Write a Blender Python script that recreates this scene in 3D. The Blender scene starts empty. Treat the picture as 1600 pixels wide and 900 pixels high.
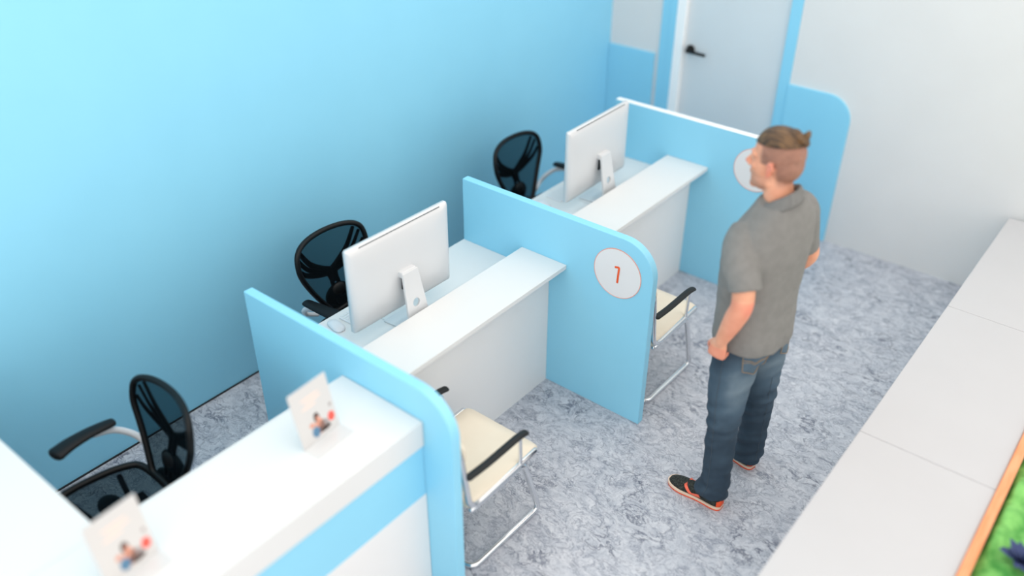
import bpy, bmesh, math, random
from mathutils import Vector, Matrix, noise
from mathutils.bvhtree import BVHTree
R = math.radians
scene = bpy.context.scene
COL = scene.collection

# ------------------------------------------------------------------ camera, world, lights, exposure
def cam_setup():
    f_px, az, el, ro = 1388.156, 0.67575, -0.57800, 0.0053
    pos = Vector((-1.7822, -3.6436, 3.1992))
    d = Vector((math.cos(el)*math.cos(az), math.cos(el)*math.sin(az), math.sin(el)))
    r = d.cross(Vector((0, 0, 1))).normalized(); u = r.cross(d)
    r2 = r*math.cos(ro) + u*math.sin(ro); u2 = -r*math.sin(ro) + u*math.cos(ro)
    cd = bpy.data.cameras.new('camera'); co = bpy.data.objects.new('camera', cd); COL.objects.link(co)
    m = Matrix((r2, u2, -d)).transposed().to_4x4(); m.translation = pos
    co.matrix_world = m
    cd.sensor_width = 36; cd.sensor_fit = 'HORIZONTAL'; cd.lens = 36*f_px/1600
    cd.clip_start = 0.05
    cd.dof.use_dof = True; cd.dof.focus_distance = 4.45; cd.dof.aperture_fstop = 0.46
    scene.camera = co
cam_setup()
scene.view_settings.view_transform = 'Standard'
scene.view_settings.look = 'None'
scene.view_settings.gamma = 1
scene.view_settings.use_curve_mapping = False
scene.view_settings.exposure = 0.0
w = bpy.data.worlds.new('world'); scene.world = w; w.use_nodes = True
w.node_tree.nodes['Background'].inputs[0].default_value = (1, .965, .92, 1)
w.node_tree.nodes['Background'].inputs[1].default_value = 1.62
CEIL = 3.75
def area(name, U, V, z, sx, sy, power, col=(1, 1, 1)):
    l = bpy.data.lights.new(name, 'AREA'); l.shape = 'RECTANGLE'; l.size = sx; l.size_y = sy
    l.energy = power; l.color = col
    o = bpy.data.objects.new(name, l); COL.objects.link(o); o.location = (U, -V, z); return o
WARM = (1, .935, .865)
for LU, LV, LP in ((-1.6, 1.5, 6), (.6, 2.0, 4), (2.8, 2.2, 7)):
    area('ceiling_lamp', LU, LV, CEIL-.03, 1.7, 1.9, LP, WARM)


# ------------------------------------------------------------------ materials
def lin(c):
    return tuple((x/12.92 if x <= 0.04045 else ((x+0.055)/1.055)**2.4) for x in [v/255 for v in c])
def mat(name, rgb, rough=0.5, metal=0.0, spec=0.5, coat=0.0):
    m = bpy.data.materials.new(name); m.use_nodes = True
    b = m.node_tree.nodes['Principled BSDF']
    b.inputs['Base Color'].default_value = (*lin(rgb), 1)
    b.inputs['Roughness'].default_value = rough; b.inputs['Metallic'].default_value = metal
    b.inputs['Specular IOR Level'].default_value = spec
    b.inputs['Coat Weight'].default_value = coat
    return m
def nodes(m): return m.node_tree.nodes, m.node_tree.links, m.node_tree.nodes['Principled BSDF']
def ramp(N, stops):
    r = N.new('ShaderNodeValToRGB'); e = r.color_ramp.elements
    while len(e) < len(stops): e.new(0.5)
    for el, (p, c) in zip(e, stops): el.position = p; el.color = (*c, 1)
    return r
def noise_tint(m, rgb_a, rgb_b, scale=8, detail=4, lo=.35, hi=.65, bump=0.0, bscale=200, stretch=None):
    N, L, b = nodes(m)
    tc = N.new('ShaderNodeTexCoord'); mp = N.new('ShaderNodeMapping'); L.new(tc.outputs['Object'], mp.inputs[0])
    if stretch: mp.inputs['Scale'].default_value = stretch
    n = N.new('ShaderNodeTexNoise'); n.inputs['Scale'].default_value = scale; n.inputs['Detail'].default_value = detail
    L.new(mp.outputs[0], n.inputs['Vector'])
    r = ramp(N, [(lo, lin(rgb_a)), (hi, lin(rgb_b))]); L.new(n.outputs[0], r.inputs[0]); L.new(r.outputs[0], b.inputs['Base Color'])
    if bump:
        n2 = N.new('ShaderNodeTexNoise'); n2.inputs['Scale'].default_value = bscale; L.new(tc.outputs['Object'], n2.inputs['Vector'])
        bp = N.new('ShaderNodeBump'); bp.inputs['Strength'].default_value = bump; bp.inputs['Distance'].default_value = 0.002
        L.new(n2.outputs[0], bp.inputs['Height']); L.new(bp.outputs[0], b.inputs['Normal'])
    return m
BLUE = (145, 216, 245)
M = {}
M['blue_wall'] = noise_tint(mat('blue_wall', BLUE, 0.6), (144, 215, 244), (146, 217, 246), 3)
M['blue_panel'] = noise_tint(mat('blue_panel', (144, 213, 241), 0.42), (143, 212, 240), (145, 214, 242), 3)
M['white_wall'] = noise_tint(mat('white_wall', (222, 222, 222), 0.7), (221, 221, 221), (223, 223, 223), 3)
M['ceiling'] = noise_tint(mat('ceiling_paint', (240, 240, 240), 0.8), (239, 239, 239), (241, 241, 241), 3)
M['white'] = noise_tint(mat('white_laminate', (224, 225, 225), 0.4), (223, 224, 224), (225, 226, 226), 3)
M['white_front'] = noise_tint(mat('white_front', (234, 234, 234), 0.5), (233, 233, 233), (235, 235, 235), 3)
M['bench_white'] = noise_tint(mat('bench_white', (197, 196, 198), 0.5), (196, 195, 197), (198, 197, 199), 3)
M['door_grey'] = noise_tint(mat('door_grey', (214, 220, 224), 0.5), (213, 219, 223), (215, 221, 225), 3)
M['trim_white'] = mat('trim_white', (252, 252, 252), 0.4)
M['dark'] = mat('dark_gap', (30, 36, 44), 0.7)
M['black'] = mat('black_plastic', (7, 8, 10), 0.45, 0, .3)
M['black_soft'] = mat('black_soft', (9, 12, 16), 0.5, 0, .3)
M['chrome'] = mat('chrome', (225, 228, 232), 0.12, 1.0)
M['cream'] = noise_tint(mat('cream_leather', (228, 217, 198), 0.5), (226, 215, 196), (230, 220, 202), 6, bump=.15, bscale=350)
M['grey_pad'] = mat('arm_pad_black', (20, 25, 28), 0.5, 0, .35)
M['white_plastic'] = mat('white_plastic', (226, 228, 232), 0.35)
M['imac'] = mat('silver_white', (218, 219, 221), 0.36, 0.1)
M['slot'] = mat('slot_dark', (95, 96, 98), 0.5)
M['screen'] = mat('screen_glass', (12, 13, 15), 0.08)
M['key'] = mat('key_white', (222, 226, 229), 0.5)
M['sign_white'] = mat('sign_white', (226, 228, 231), 0.5)
M['sign_rim'] = mat('sign_rim', (235, 165, 150), 0.5)
M['orange'] = mat('orange_digit', (238, 92, 40), 0.5)
M['wood'] = noise_tint(mat('orange_wood', (235, 140, 80), 0.5), (238, 148, 98), (246, 168, 122), 6, stretch=(1, 12, 12))
M['moss'] = noise_tint(mat('moss', (70, 150, 60), 0.9), (62, 140, 58), (132, 200, 108), 14, bump=.6, bscale=90)
M['blue_leaf'] = mat('dark_blue_leaf', (52, 66, 112), 0.7)
M['skin'] = mat('skin', (222, 150, 122), 0.5)
M['eye'] = mat('shaded_eye_white', (150, 140, 132), 0.25)  # white of the eye greyed: shade of the socket is in the colour
M['shirt'] = noise_tint(mat('grey_jersey', (124, 123, 121), 0.9), (121, 120, 118), (127, 126, 124), 30, bump=.25, bscale=500)
M['collar'] = noise_tint(mat('grey_collar', (114, 114, 113), 0.9), (109, 109, 108), (119, 119, 118), 60, bump=.25, bscale=500)
M['hair'] = noise_tint(mat('brown_hair', (96, 66, 40), 0.5), (48, 31, 18), (112, 82, 50), 40, stretch=(3, .35, 1), bump=.5, bscale=120)
M['stitch'] = mat('tan_stitch', (150, 126, 98), 0.8)
M['seam'] = mat('seam_thread', (70, 80, 88), 0.8)
M['shoe_black'] = noise_tint(mat('shoe_knit', (34, 38, 36), 0.8), (22, 25, 24), (70, 76, 70), 170, 2, .45, .72)
M['shoe_orange'] = mat('shoe_orange', (238, 84, 38), 0.5)
M['shoe_coral'] = mat('shoe_coral', (248, 112, 86), 0.5)
M['shoe_cream'] = mat('shoe_cream', (232, 206, 184), 0.6)
M['acrylic'] = mat('acrylic', (212, 213, 214), 0.2)
M['paper'] = mat('paper', (208, 206, 205), 0.6)
M['print_red'] = mat('print_red', (236, 92, 80), 0.6)
M['print_dark'] = mat('print_dark', (70, 54, 50), 0.6)
M['print_skin'] = mat('print_skin', (214, 150, 128), 0.6)
M['print_blue'] = mat('print_blue', (86, 128, 160), 0.6)
M['print_faint'] = mat('print_faint', (238, 214, 202), 0.6)
M['print_grey'] = mat('print_grey', (160, 150, 150), 0.6)

def mesh_fabric():
    m = bpy.data.materials.new('black_mesh_fabric'); m.use_nodes = True
    N = m.node_tree.nodes; L = m.node_tree.links; N.remove(N['Principled BSDF'])
    tr = N.new('ShaderNodeBsdfTransparent'); tr.inputs[0].default_value = (.135, .185, .20, 1)     # open weave of dark thread
    df = N.new('ShaderNodeBsdfDiffuse'); df.inputs[0].default_value = (.004, .006, .008, 1)
    mx = N.new('ShaderNodeAddShader'); L.new(tr.outputs[0], mx.inputs[0]); L.new(df.outputs[0], mx.inputs[1]); L.new(mx.outputs[0], N['Material Output'].inputs[0])
    return m
M['mesh'] = mesh_fabric()

def floor_mat():
    m = mat('marbled_vinyl', (185, 192, 208), 0.42); N, L, b = nodes(m)
    tc = N.new('ShaderNodeTexCoord')
    mp = N.new('ShaderNodeMapping'); mp.inputs['Rotation'].default_value = (0, 0, R(-8)); mp.inputs['Scale'].default_value = (1.7, 1.1, 1)
    L.new(tc.outputs['Object'], mp.inputs[0])
    # warp
    wn = N.new('ShaderNodeTexNoise'); wn.inputs['Scale'].default_value = 5; wn.inputs['Detail'].default_value = 5
    L.new(mp.outputs[0], wn.inputs['Vector'])
    vm = N.new('ShaderNodeVectorMath'); vm.operation = 'MULTIPLY_ADD'; vm.inputs[1].default_value = (.35, .35, .35)
    L.new(wn.outputs['Color'], vm.inputs[0]); L.new(mp.outputs[0], vm.inputs[2])
    def vein(scale, width, detail=6):
        n = N.new('ShaderNodeTexNoise'); n.inputs['Scale'].default_value = scale; n.inputs['Detail'].default_value = detail; n.inputs['Roughness'].default_value = .62
        L.new(vm.outputs[0], n.inputs['Vector'])
        a = N.new('ShaderNodeMath'); a.operation = 'SUBTRACT'; a.inputs[1].default_value = .5; L.new(n.outputs[0], a.inputs[0])
        c = N.new('ShaderNodeMath'); c.operation = 'ABSOLUTE'; L.new(a.outputs[0], c.inputs[0])
        r = ramp(N, [(0, (1, 1, 1)), (width, (0, 0, 0))]); L.new(c.outputs[0], r.inputs[0]); return r.outputs[0]
    cl = N.new('ShaderNodeTexNoise'); cl.inputs['Scale'].default_value = 11; cl.inputs['Detail'].default_value = 9; cl.inputs['Roughness'].default_value = .7
    L.new(vm.outputs[0], cl.inputs['Vector'])
    base = ramp(N, [(.26, lin((158, 163, 175))), (.45, lin((188, 192, 201))), (.60, lin((205, 207, 214))), (.75, lin((215, 218, 223)))])
    L.new(cl.outputs[0], base.inputs[0])
    mk = N.new('ShaderNodeTexNoise'); mk.inputs['Scale'].default_value = 3.2; mk.inputs['Detail'].default_value = 3; L.new(mp.outputs[0], mk.inputs['Vector'])
    mr = ramp(N, [(.42, (0, 0, 0)), (.62, (1, 1, 1))]); L.new(mk.outputs[0], mr.inputs[0])
    v1 = vein(3.6, .022, 9); v2 = vein(9, .030, 9); v3 = vein(19, .045, 6)
    def mul(a, bb):
        x = N.new('ShaderNodeMath'); x.operation = 'MULTIPLY'; L.new(a, x.inputs[0])
        if isinstance(bb, float): x.inputs[1].default_value = bb
        else: L.new(bb, x.inputs[1])
        return x.outputs[0]
    def mixc(fac, a, colr):
        x = N.new('ShaderNodeMix'); x.data_type = 'RGBA'; L.new(fac, x.inputs['Factor']); L.new(a, x.inputs['A']); x.inputs['B'].default_value = (*lin(colr), 1)
        return x.outputs['Result']
    c0 = mixc(mul(v3, .34), base.outputs[0], (122, 128, 146))
    c1 = mixc(mul(v2, .58), c0, (98, 105, 126))
    c2 = mixc(mul(mul(v1, mr.outputs[0]), .85), c1, (66, 74, 96))
    L.new(c2, b.inputs['Base Color'])
    return m
M['floor'] = floor_mat()

def jeans_mat():
    m = mat('denim', (50, 70, 92), 0.85); N, L, b = nodes(m)
    at = N.new('ShaderNodeAttribute'); at.attribute_name = 'wash'
    tc = N.new('ShaderNodeTexCoord')
    n = N.new('ShaderNodeTexNoise'); n.inputs['Scale'].default_value = 9; n.inputs['Detail'].default_value = 8; L.new(tc.outputs['Object'], n.inputs['Vector'])
    add = N.new('ShaderNodeMath'); add.operation = 'MULTIPLY_ADD'; add.inputs[1].default_value = .45; L.new(n.outputs[0], add.inputs[0]); L.new(at.outputs['Fac'], add.inputs[2])
    r = ramp(N, [(.1, lin((40, 58, 74))), (.45, lin((66, 87, 104))), (1.0, lin((124, 141, 152)))]); L.new(add.outputs[0], r.inputs[0]); L.new(r.outputs[0], b.inputs['Base Color'])
    n2 = N.new('ShaderNodeTexNoise'); n2.inputs['Scale'].default_value = 300; L.new(tc.outputs['Object'], n2.inputs['Vector'])
    bp = N.new('ShaderNodeBump'); bp.inputs['Strength'].default_value = .25; bp.inputs['Distance'].default_value = .002; L.new(n2.outputs[0], bp.inputs['Height']); L.new(bp.outputs[0], b.inputs['Normal'])
    return m
M['jeans'] = jeans_mat()
def skin_mat():
    m = M['skin']; N, L, b = nodes(m)
    at = N.new('ShaderNodeAttribute'); at.attribute_name = 'stubble'
    af = N.new('ShaderNodeAttribute'); af.attribute_name = 'flush'
    tc = N.new('ShaderNodeTexCoord')
    n = N.new('ShaderNodeTexNoise'); n.inputs['Scale'].default_value = 14; L.new(tc.outputs['Object'], n.inputs['Vector'])
    r = ramp(N, [(.35, lin((216, 150, 120))), (.65, lin((228, 166, 136)))]); L.new(n.outputs[0], r.inputs[0])
    x0 = N.new('ShaderNodeMix'); x0.data_type = 'RGBA'; L.new(af.outputs['Fac'], x0.inputs['Factor']); L.new(r.outputs[0], x0.inputs['A']); x0.inputs['B'].default_value = (*lin((224, 122, 104)), 1)
    x = N.new('ShaderNodeMix'); x.data_type = 'RGBA'; L.new(at.outputs['Fac'], x.inputs['Factor']); L.new(x0.outputs['Result'], x.inputs['A']); x.inputs['B'].default_value = (*lin((132, 94, 80)), 1)
    L.new(x.outputs['Result'], b.inputs['Base Color'])
    b.inputs['Subsurface Weight'].default_value = .08; b.inputs['Subsurface Radius'].default_value = (.01, .004, .002)
skin_mat()

# ------------------------------------------------------------------ helpers
def P(U, V, z): return Vector((U, -V, z))
def link(o):
    COL.objects.link(o); return o
def obj(name, bm, m, parent=None, smooth=False, bevel=0.0, segs=2):
    bmesh.ops.recalc_face_normals(bm, faces=bm.faces[:])
    me = bpy.data.meshes.new(name); bm.to_mesh(me); bm.free()
    o = link(bpy.data.objects.new(name, me))
    for mm in (m if isinstance(m, (list, tuple)) else [m]): me.materials.append(mm)
    if parent: o.parent = parent
    if smooth: me.shade_smooth()
    if bevel:
        bv = o.modifiers.new('bevel', 'BEVEL'); bv.width = bevel; bv.segments = segs; bv.limit_method = 'ANGLE'; bv.angle_limit = R(40)
        bv.harden_normals = False
    return o
def thing(name, label, cat, loc=(0, 0, 0), rotz=0, group=None):
    o = link(bpy.data.objects.new(name, None)); o.location = loc; o.rotation_euler = (0, 0, rotz); o.empty_display_size = .1
    return tag(o, label, cat, group)
def tag(o, label, cat, group=None):
    o['label'] = label; o['category'] = cat
    if group: o['group'] = group
    return o
def struct(name, bm, m, **k):
    o = obj(name, bm, m, **k)
    if not o.parent: o['kind'] = 'structure'
    return o
def box(bm, x0, x1, y0, y1, z0, z1):
    vs = [bm.verts.new((x, y, z)) for z in (z0, z1) for x, y in ((x0, y0), (x1, y0), (x1, y1), (x0, y1))]
    for f in ((3, 2, 1, 0), (4, 5, 6, 7), (0, 1, 5, 4), (1, 2, 6, 5), (2, 3, 7, 6), (3, 0, 4, 7)):
        bm.faces.new([vs[i] for i in f])
def ubox(U0, U1, V0, V1, z0, z1, bm=None):
    bm = bm or bmesh.new(); box(bm, U0, U1, -V1, -V0, z0, z1); return bm
def prism(bm, outline, vec):
    a = [bm.verts.new(p) for p in outline]; b = [bm.verts.new(Vector(p)+vec) for p in outline]
    bm.faces.new(a); bm.faces.new(b[::-1])
    n = len(a)
    for i in range(n): bm.faces.new((a[i], b[i], b[(i+1) % n], a[(i+1) % n]))
def catmull(pts, k=6, closed=False):
    pts = [Vector(p) for p in pts]; n = len(pts); out = []
    rng = range(n if closed else n-1)
    for i in rng:
        if closed: p0, p1, p2, p3 = pts[(i-1) % n], pts[i], pts[(i+1) % n], pts[(i+2) % n]
        else: p0, p1, p2, p3 = pts[max(i-1, 0)], pts[i], pts[i+1], pts[min(i+2, n-1)]
        for j in range(k):
            t = j/k
            out.append(.5*((2*p1)+(p2-p0)*t+(2*p0-5*p1+4*p2-p3)*t*t+(3*p1-p0-3*p2+p3)*t**3))
    if not closed: out.append(pts[-1])
    return out
def cat1(vals, k):   # scalar version
    return [v.x for v in catmull([Vector((x, 0, 0)) for x in vals], k)]
def fillet(pts, r, k=6, closed=False):
    pts = [Vector(p) for p in pts]; n = len(pts); out = []
    for i, p in enumerate(pts):
        if not closed and i in (0, n-1): out.append(p); continue
        a = (pts[(i-1) % n]-p); b = (pts[(i+1) % n]-p)
        rr = min(r, a.length*.48, b.length*.48)
        p0 = p+a.normalized()*rr; p1 = p+b.normalized()*rr
        for j in range(k+1):
            t = j/k; out.append(p0*(1-t)**2+p*2*t*(1-t)+p1*t*t)
    return out
def sweep(bm, pts, r, n=12, closed=False, up=None, flat=1.0, dome=True):
    """tube along pts; r scalar or list; flat = ratio of the radius along 'up' to the one across"""
    pts = [Vector(p) for p in pts]; m = len(pts)
    rad = r if isinstance(r, (list, tuple)) else [r]*m
    T = []
    for i in range(m):
        a = pts[(i-1) % m] if (closed or i > 0) else pts[i]; b = pts[(i+1) % m] if (closed or i < m-1) else pts[i]
        T.append((b-a).normalized())
    ref = Vector(up) if up else (Vector((0, 0, 1)) if abs(T[0].z) < .9 else Vector((1, 0, 0)))
    rings = []; x = None
    def frame(t):
        nonlocal x
        if up: s = t.cross(Vector(up)); 
        else: s = (x - t*x.dot(t)) if x is not None else t.cross(ref)
        if s.length < 1e-6: s = x if x is not None else t.orthogonal()
        x = s.normalized(); return x, x.cross(t).normalized()
    for i in range(m):
        a, b = frame(T[i]); rings.append((pts[i], a, b, rad[i]))
    allr = list(rings)
    if dome and not closed:
        def caps(i, sgn):
            c, a, b, q = rings[i]; rr = q*min(1, flat)
            return [(c+T[i]*sgn*rr*math.sin(h), a, b, q*math.cos(h)) for h in (R(30), R(58), R(80))]
        allr = caps(0, -1)[::-1]+rings+caps(-1, 1)
    vr = [[bm.verts.new(c+a*q*math.cos(2*math.pi*j/n)+b*q*flat*math.sin(2*math.pi*j/n)) for j in range(n)] for c, a, b, q in allr]
    K = len(vr)
    for i in range(K if closed else K-1):
        A, B = vr[i], vr[(i+1) % K]
        for j in range(n): bm.faces.new((A[j], A[(j+1) % n], B[(j+1) % n], B[j]))
    if not closed: bm.faces.new(vr[0][::-1]); bm.faces.new(vr[-1])
def loft(bm, rings, cap=True):
    vr = [[bm.verts.new(p) for p in rg] for rg in rings]; n = len(vr[0])
    for A, B in zip(vr, vr[1:]):
        for j in range(n): bm.faces.new((A[j], A[(j+1) % n], B[(j+1) % n], B[j]))
    if cap: bm.faces.new(vr[0][::-1]); bm.faces.new(vr[-1])
def ell(bm, c, r, seg=20, rot=None):
    mt = Matrix.Translation(c) @ (rot.to_4x4() if rot else Matrix()) @ Matrix.Diagonal((*r, 1))
    bmesh.ops.create_uvsphere(bm, u_segments=seg, v_segments=seg//2+2, radius=1, matrix=mt)
def cyl(bm, c, r, h, seg=24, r2=None):
    bmesh.ops.create_cone(bm, cap_ends=True, segments=seg, radius1=r, radius2=r if r2 is None else r2, depth=h, matrix=Matrix.Translation(c))
def remeshed(bm, voxel, smooth=6):
    bmesh.ops.recalc_face_normals(bm, faces=bm.faces[:])
    me = bpy.data.meshes.new('tmp'); bm.to_mesh(me); bm.free()
    o = link(bpy.data.objects.new('tmp', me))
    md = o.modifiers.new('r', 'REMESH'); md.mode = 'VOXEL'; md.voxel_size = voxel; md.adaptivity = 0
    if smooth:
        s = o.modifiers.new('s', 'SMOOTH'); s.factor = .5; s.iterations = smooth
    bpy.context.view_layer.update()
    dg = bpy.context.evaluated_depsgraph_get()
    out = bpy.data.meshes.new_from_object(o.evaluated_get(dg))
    bpy.data.objects.remove(o); bpy.data.meshes.remove(me)
    return out
def mesh_obj(name, me, m, parent):
    o = link(bpy.data.objects.new(name, me)); me.name = name; me.materials.clear(); me.materials.append(m); me.shade_smooth()
    o.parent = parent; return o
def copy_thing(root):
    r = root.copy(); COL.objects.link(r)
    for ch in list(root.children):
        c = ch.copy(); COL.objects.link(c); c.parent = r
        for g in list(ch.children):
            d = g.copy(); COL.objects.link(d); d.parent = c
    return r

# ------------------------------------------------------------------ the room
UE = 3.955; UN = -3.1; VR = 4.6
struct('floor', ubox(UN-.1, UE+.1, -.1, VR+.1, -.1, 0), M['floor'])
struct('wall_left', ubox(UN-.1, UE+.1, -.1, 0, 0, CEIL), M['blue_wall'])
bm = ubox(UE, UE+.1, 0, .60, 0, CEIL); ubox(UE, UE+.1, 1.40, VR, 0, CEIL, bm); ubox(UE, UE+.1, .60, 1.40, 2.05, CEIL, bm)
struct('wall_far', bm, M['white_wall'])
struct('gap_shadow_left', ubox(UN, UE, 0, .006, 0, .008), M['dark'])  # gap and its shadow along the wall foot, painted as a dark strip
# door, jamb and blue bands on the far wall
door = struct('door_1', ubox(UE+.012, UE+.05, .628, 1.386, .008, 2.05), M['door_grey'], bevel=.002)
hb = bmesh.new()
bmesh.ops.create_cone(hb, cap_ends=True, segments=24, radius1=.033, radius2=.030, depth=.014, matrix=Matrix.Translation(P(UE+.006, .685, 1.14)) @ Matrix.Rotation(R(90), 4, 'Y'))
sweep(hb, [P(UE, .685, 1.14), P(UE-.045, .685, 1.14)], .017)
sweep(hb, fillet([P(UE-.045, .680, 1.14), P(UE-.047, .73, 1.138), P(UE-.045, .82, 1.134)], .02), .0115)
obj('door_handle', hb, M['black'], door, smooth=True)
bm = ubox(UE-.022, UE+.06, .558, .628, 0, 2.10)
struct('trim_1', bm, M['trim_white'], bevel=.002)
bm = ubox(UE-.012, UE, .435, .505, 0, CEIL); ubox(UE-.018, UE, .505, .558, 0, CEIL, bm)
struct('trim_2', bm, M['blue_panel'], bevel=.002)
struct('trim_3', ubox(UE-.014, UE, 1.386, 1.462, 0, CEIL), M['blue_panel'], bevel=.002)

def arch_outline(U, V0, V1, h, r, round_right=True):
    pts = [P(U, V0, 0), P(U, V0, h)]
    for i in range(17):
        a = R(90*i/16); pts.append(P(U, V1-r+r*math.sin(a), h-r+r*math.cos(a)))
    pts.append(P(U, V1, 0)); return pts
bm = ubox(UE-.02, UE, .002, .405, 0, 1.055)
tag(obj('wall_panel', bm, M['blue_panel'], bevel=.002), 'low square blue panel on the far wall in the corner left of the door', 'wall panel', 'low blue panels on the far wall')
bm = bmesh.new(); prism(bm, arch_outline(UE-.022, 1.462, 1.92, 1.065, .17), Vector((.022, 0, 0)))
tag(obj('wall_panel', bm, M['blue_panel'], bevel=.002), 'low blue panel with rounded top corner on the far wall right of the door', 'wall panel', 'low blue panels on the far wall')

# ------------------------------------------------------------------ partitions
UB, UC, HP, TH = 1.431, 2.936, 1.0746, .045
def partition(U, label, cap=False, sign=None):
    t = thing('partition_screen', label, 'partition', P(U, 1.3, 0), 0, 'blue partitions between the counters')
    bm = bmesh.new(); prism(bm, arch_outline(0, .72-1.3, 1.933-1.3, HP, .18), Vector((TH, 0, 0)))
    obj('panel', bm, M['blue_panel'], t, bevel=.003)
    if cap:
        # white edge band laid over the top, running into the rounded corner
        out = [P(0, .72-1.3, 0)]
        prof = arch_outline(0, .72-1.3, 1.933-1.3, HP, .18)[1:-1]
        bm = bmesh.new(); prev = None
        rows = []
        for i, p in enumerate(prof):
            c = P(0, 1.933-1.3-.18, HP-.18)
            nrm = Vector((0, 0, 1)) if i == 0 else (p-c).normalized()
            rows.append([p+Vector((-.001, 0, 0)), p+nrm*.002+Vector((-.001, 0, 0)), p+nrm*.002+Vector((TH+.001, 0, 0)), p+Vector((TH+.001, 0, 0))])
        loft(bm, rows); obj('edge_band', bm, M['trim_white'], t)
    if sign:
        c = P(0, 1.7325-1.3, .873)
        def disc(r, x0, x1, mt, nm, par, inner=None):
            bm = bmesh.new(); n = 64
            o = [Vector((x0, c.y+r*math.cos(2*math.pi*i/n), c.z+r*math.sin(2*math.pi*i/n))) for i in range(n)]
            if inner:
                q = [Vector((x0, c.y+inner*math.cos(2*math.pi*i/n), c.z+inner*math.sin(2*math.pi*i/n))) for i in range(n)]
                dv = Vector((x1-x0, 0, 0))
                A = [bm.verts.new(v) for v in o]; B = [bm.verts.new(v) for v in q]; A2 = [bm.verts.new(v+dv) for v in o]; B2 = [bm.verts.new(v+dv) for v in q]
                for i in range(n):
                    j = (i+1) % n
                    for f in ((A[i], A[j], B[j], B[i]), (A2[i], A2[j], B2[j], B2[i]), (A[i], A[j], A2[j], A2[i]), (B[i], B[j], B2[j], B2[i])): bm.faces.new(f)
            else: prism(bm, o, Vector((x1-x0, 0, 0)))
            return obj(nm, bm, mt, par)
        s = disc(.1335, -.003, -.0002, M['sign_white'], 'number_sign', t)
        disc(.137, -.0034, -.0002, M['sign_rim'], 'sign_rim', s, .1335)
        if sign == '1':
            bm = bmesh.new()
            # a condensed numeral 1: stem with a short flag at the upper left
            def q(V, z): return Vector((-.0045, -(V-1.3), z))
            st = .0056
            sweep(bm, fillet([q(1.718, .9065), q(1.7420, .9115), q(1.7370 , .822)], .006), st, n=10, up=(1, 0, 0), flat=.25)
            obj('digit', bm, M['orange'], s, smooth=True)
    return t
partition(0, 'foremost blue partition beside the reception counter, with no number on it')
partition(UB, 'blue partition with the orange number 1 on a white disc', sign='1')
partition(UC, 'farthest blue partition with white top edge, behind the standing man', cap=True, sign='blank')

# ------------------------------------------------------------------ reception counter and return
t = thing('reception_counter', 'white reception counter with blue band holding both leaflet stands', 'counter', P(-.5, 1.56, 0))
def cb(U0, U1, V0, V1, z0, z1, bm=None): return ubox(U0+.5, U1+.5, V0-1.56, V1-1.56, z0, z1, bm)
HN = .9246
obj('countertop', cb(-1.56, -.002, 1.335, 1.784, HN-.122, HN), M['white'], t, bevel=.002)
obj('band', cb(-1.56, -.002, 1.745, 1.776, .537, HN-.122), M['blue_panel'], t)
obj('front_panel', cb(-1.56, -.002, 1.745, 1.778, 0, .537), M['white_front'], t)
obj('desktop', cb(-1.05, -.002, 1.10, 1.745, .675, .70), M['white'], t)
t = thing('return_counter', 'plain white counter at the lower left edge joining the reception counter', 'counter', P(-1.35, .75, 0))
def cb(U0, U1, V0, V1, z0, z1, bm=None): return ubox(U0+1.35, U1+1.35, V0-.75, V1-.75, z0, z1, bm)
obj('countertop', cb(-1.56, -1.06, .04, 1.333, HN-.122, HN), M['white'], t, bevel=.002)
obj('front_panel', cb(-1.55, -1.51, .04, 1.333, 0, HN-.122), M['white_front'], t)
obj('side_panel', cb(-1.51, -1.07, .04, .07, 0, HN-.122), M['white_front'], t)

# ------------------------------------------------------------------ service desks
def service_desk(U0, U1, seam, label):
    c = (U0+U1)/2
    t = thing('service_desk', label, 'desk', P(c, 1.05, 0), 0, 'white desks with a raised counter')
    def cb(a, b, V0, V1, z0, z1, bm=None): return ubox(a-c, b-c, V0-1.05, V1-1.05, z0, z1, bm)
    obj('desktop', cb(U0, seam-.0012, .72, 1.286, .675, .70), M['white'], t, bevel=.0015)
    obj('desktop', cb(seam+.0012, U1, .72, 1.286, .675, .70), M['white'], t, bevel=.0015)
    obj('front_panel', cb(U0, U1, 1.288, 1.3186, 0, HC-.026), M['white_front'], t)
    obj('counter_shelf', cb(U0, U1, 1.135, 1.427, HC-.026, HC), M['white'], t, bevel=.002)
    obj('side_panel', cb(U0, U0+.02, .76, 1.288, 0, .675), M['white_front'], t)
    obj('side_panel', cb(U1-.02, U1, .76, 1.288, 0, .675), M['white_front'], t)
HC = .8032
service_desk(TH+.001, UB-.001, .592, 'white desk with raised counter in front of the number 1 partition')
service_desk(UB+TH+.001, UC-.001, 2.224, 'white desk with raised counter behind the number 1 partition')

# ------------------------------------------------------------------ benches and moss planter on the right
for k, (a, b, lab) in enumerate(((.183, 1.424, 'nearest white low cabinet at the lower right, beside the moss planter'), (1.426, 2.668, 'middle white low cabinet of the row on the right'), (2.670, 3.912, 'farthest white low cabinet of the row, by the far wall'), )):
    t = thing('low_cabinet', lab, 'cabinet', P((a+b)/2, 3.29, 0), 0, 'row of white low cabinets')
    h = (b-a)/2
    obj('body', ubox(-h+.004, h-.004, -.268, .268, .02, .556), M['white_front'], t)
    obj('top', ubox(-h, h, -.279, .279, .556, .5805), M['bench_white'], t, bevel=.004)
    obj('plinth', ubox(-h+.02, h-.02, -.255, .255, 0, .02), M['dark'], t)
t = thing('moss_planter', 'planter of green moss with an orange wooden rim at the lower right corner', 'planter', P(1.5, 3.9, 0))
obj('planter_box', ubox(-1.4, 2.3, -.31, .31, 0, .53), M['white_front'], t)
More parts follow.
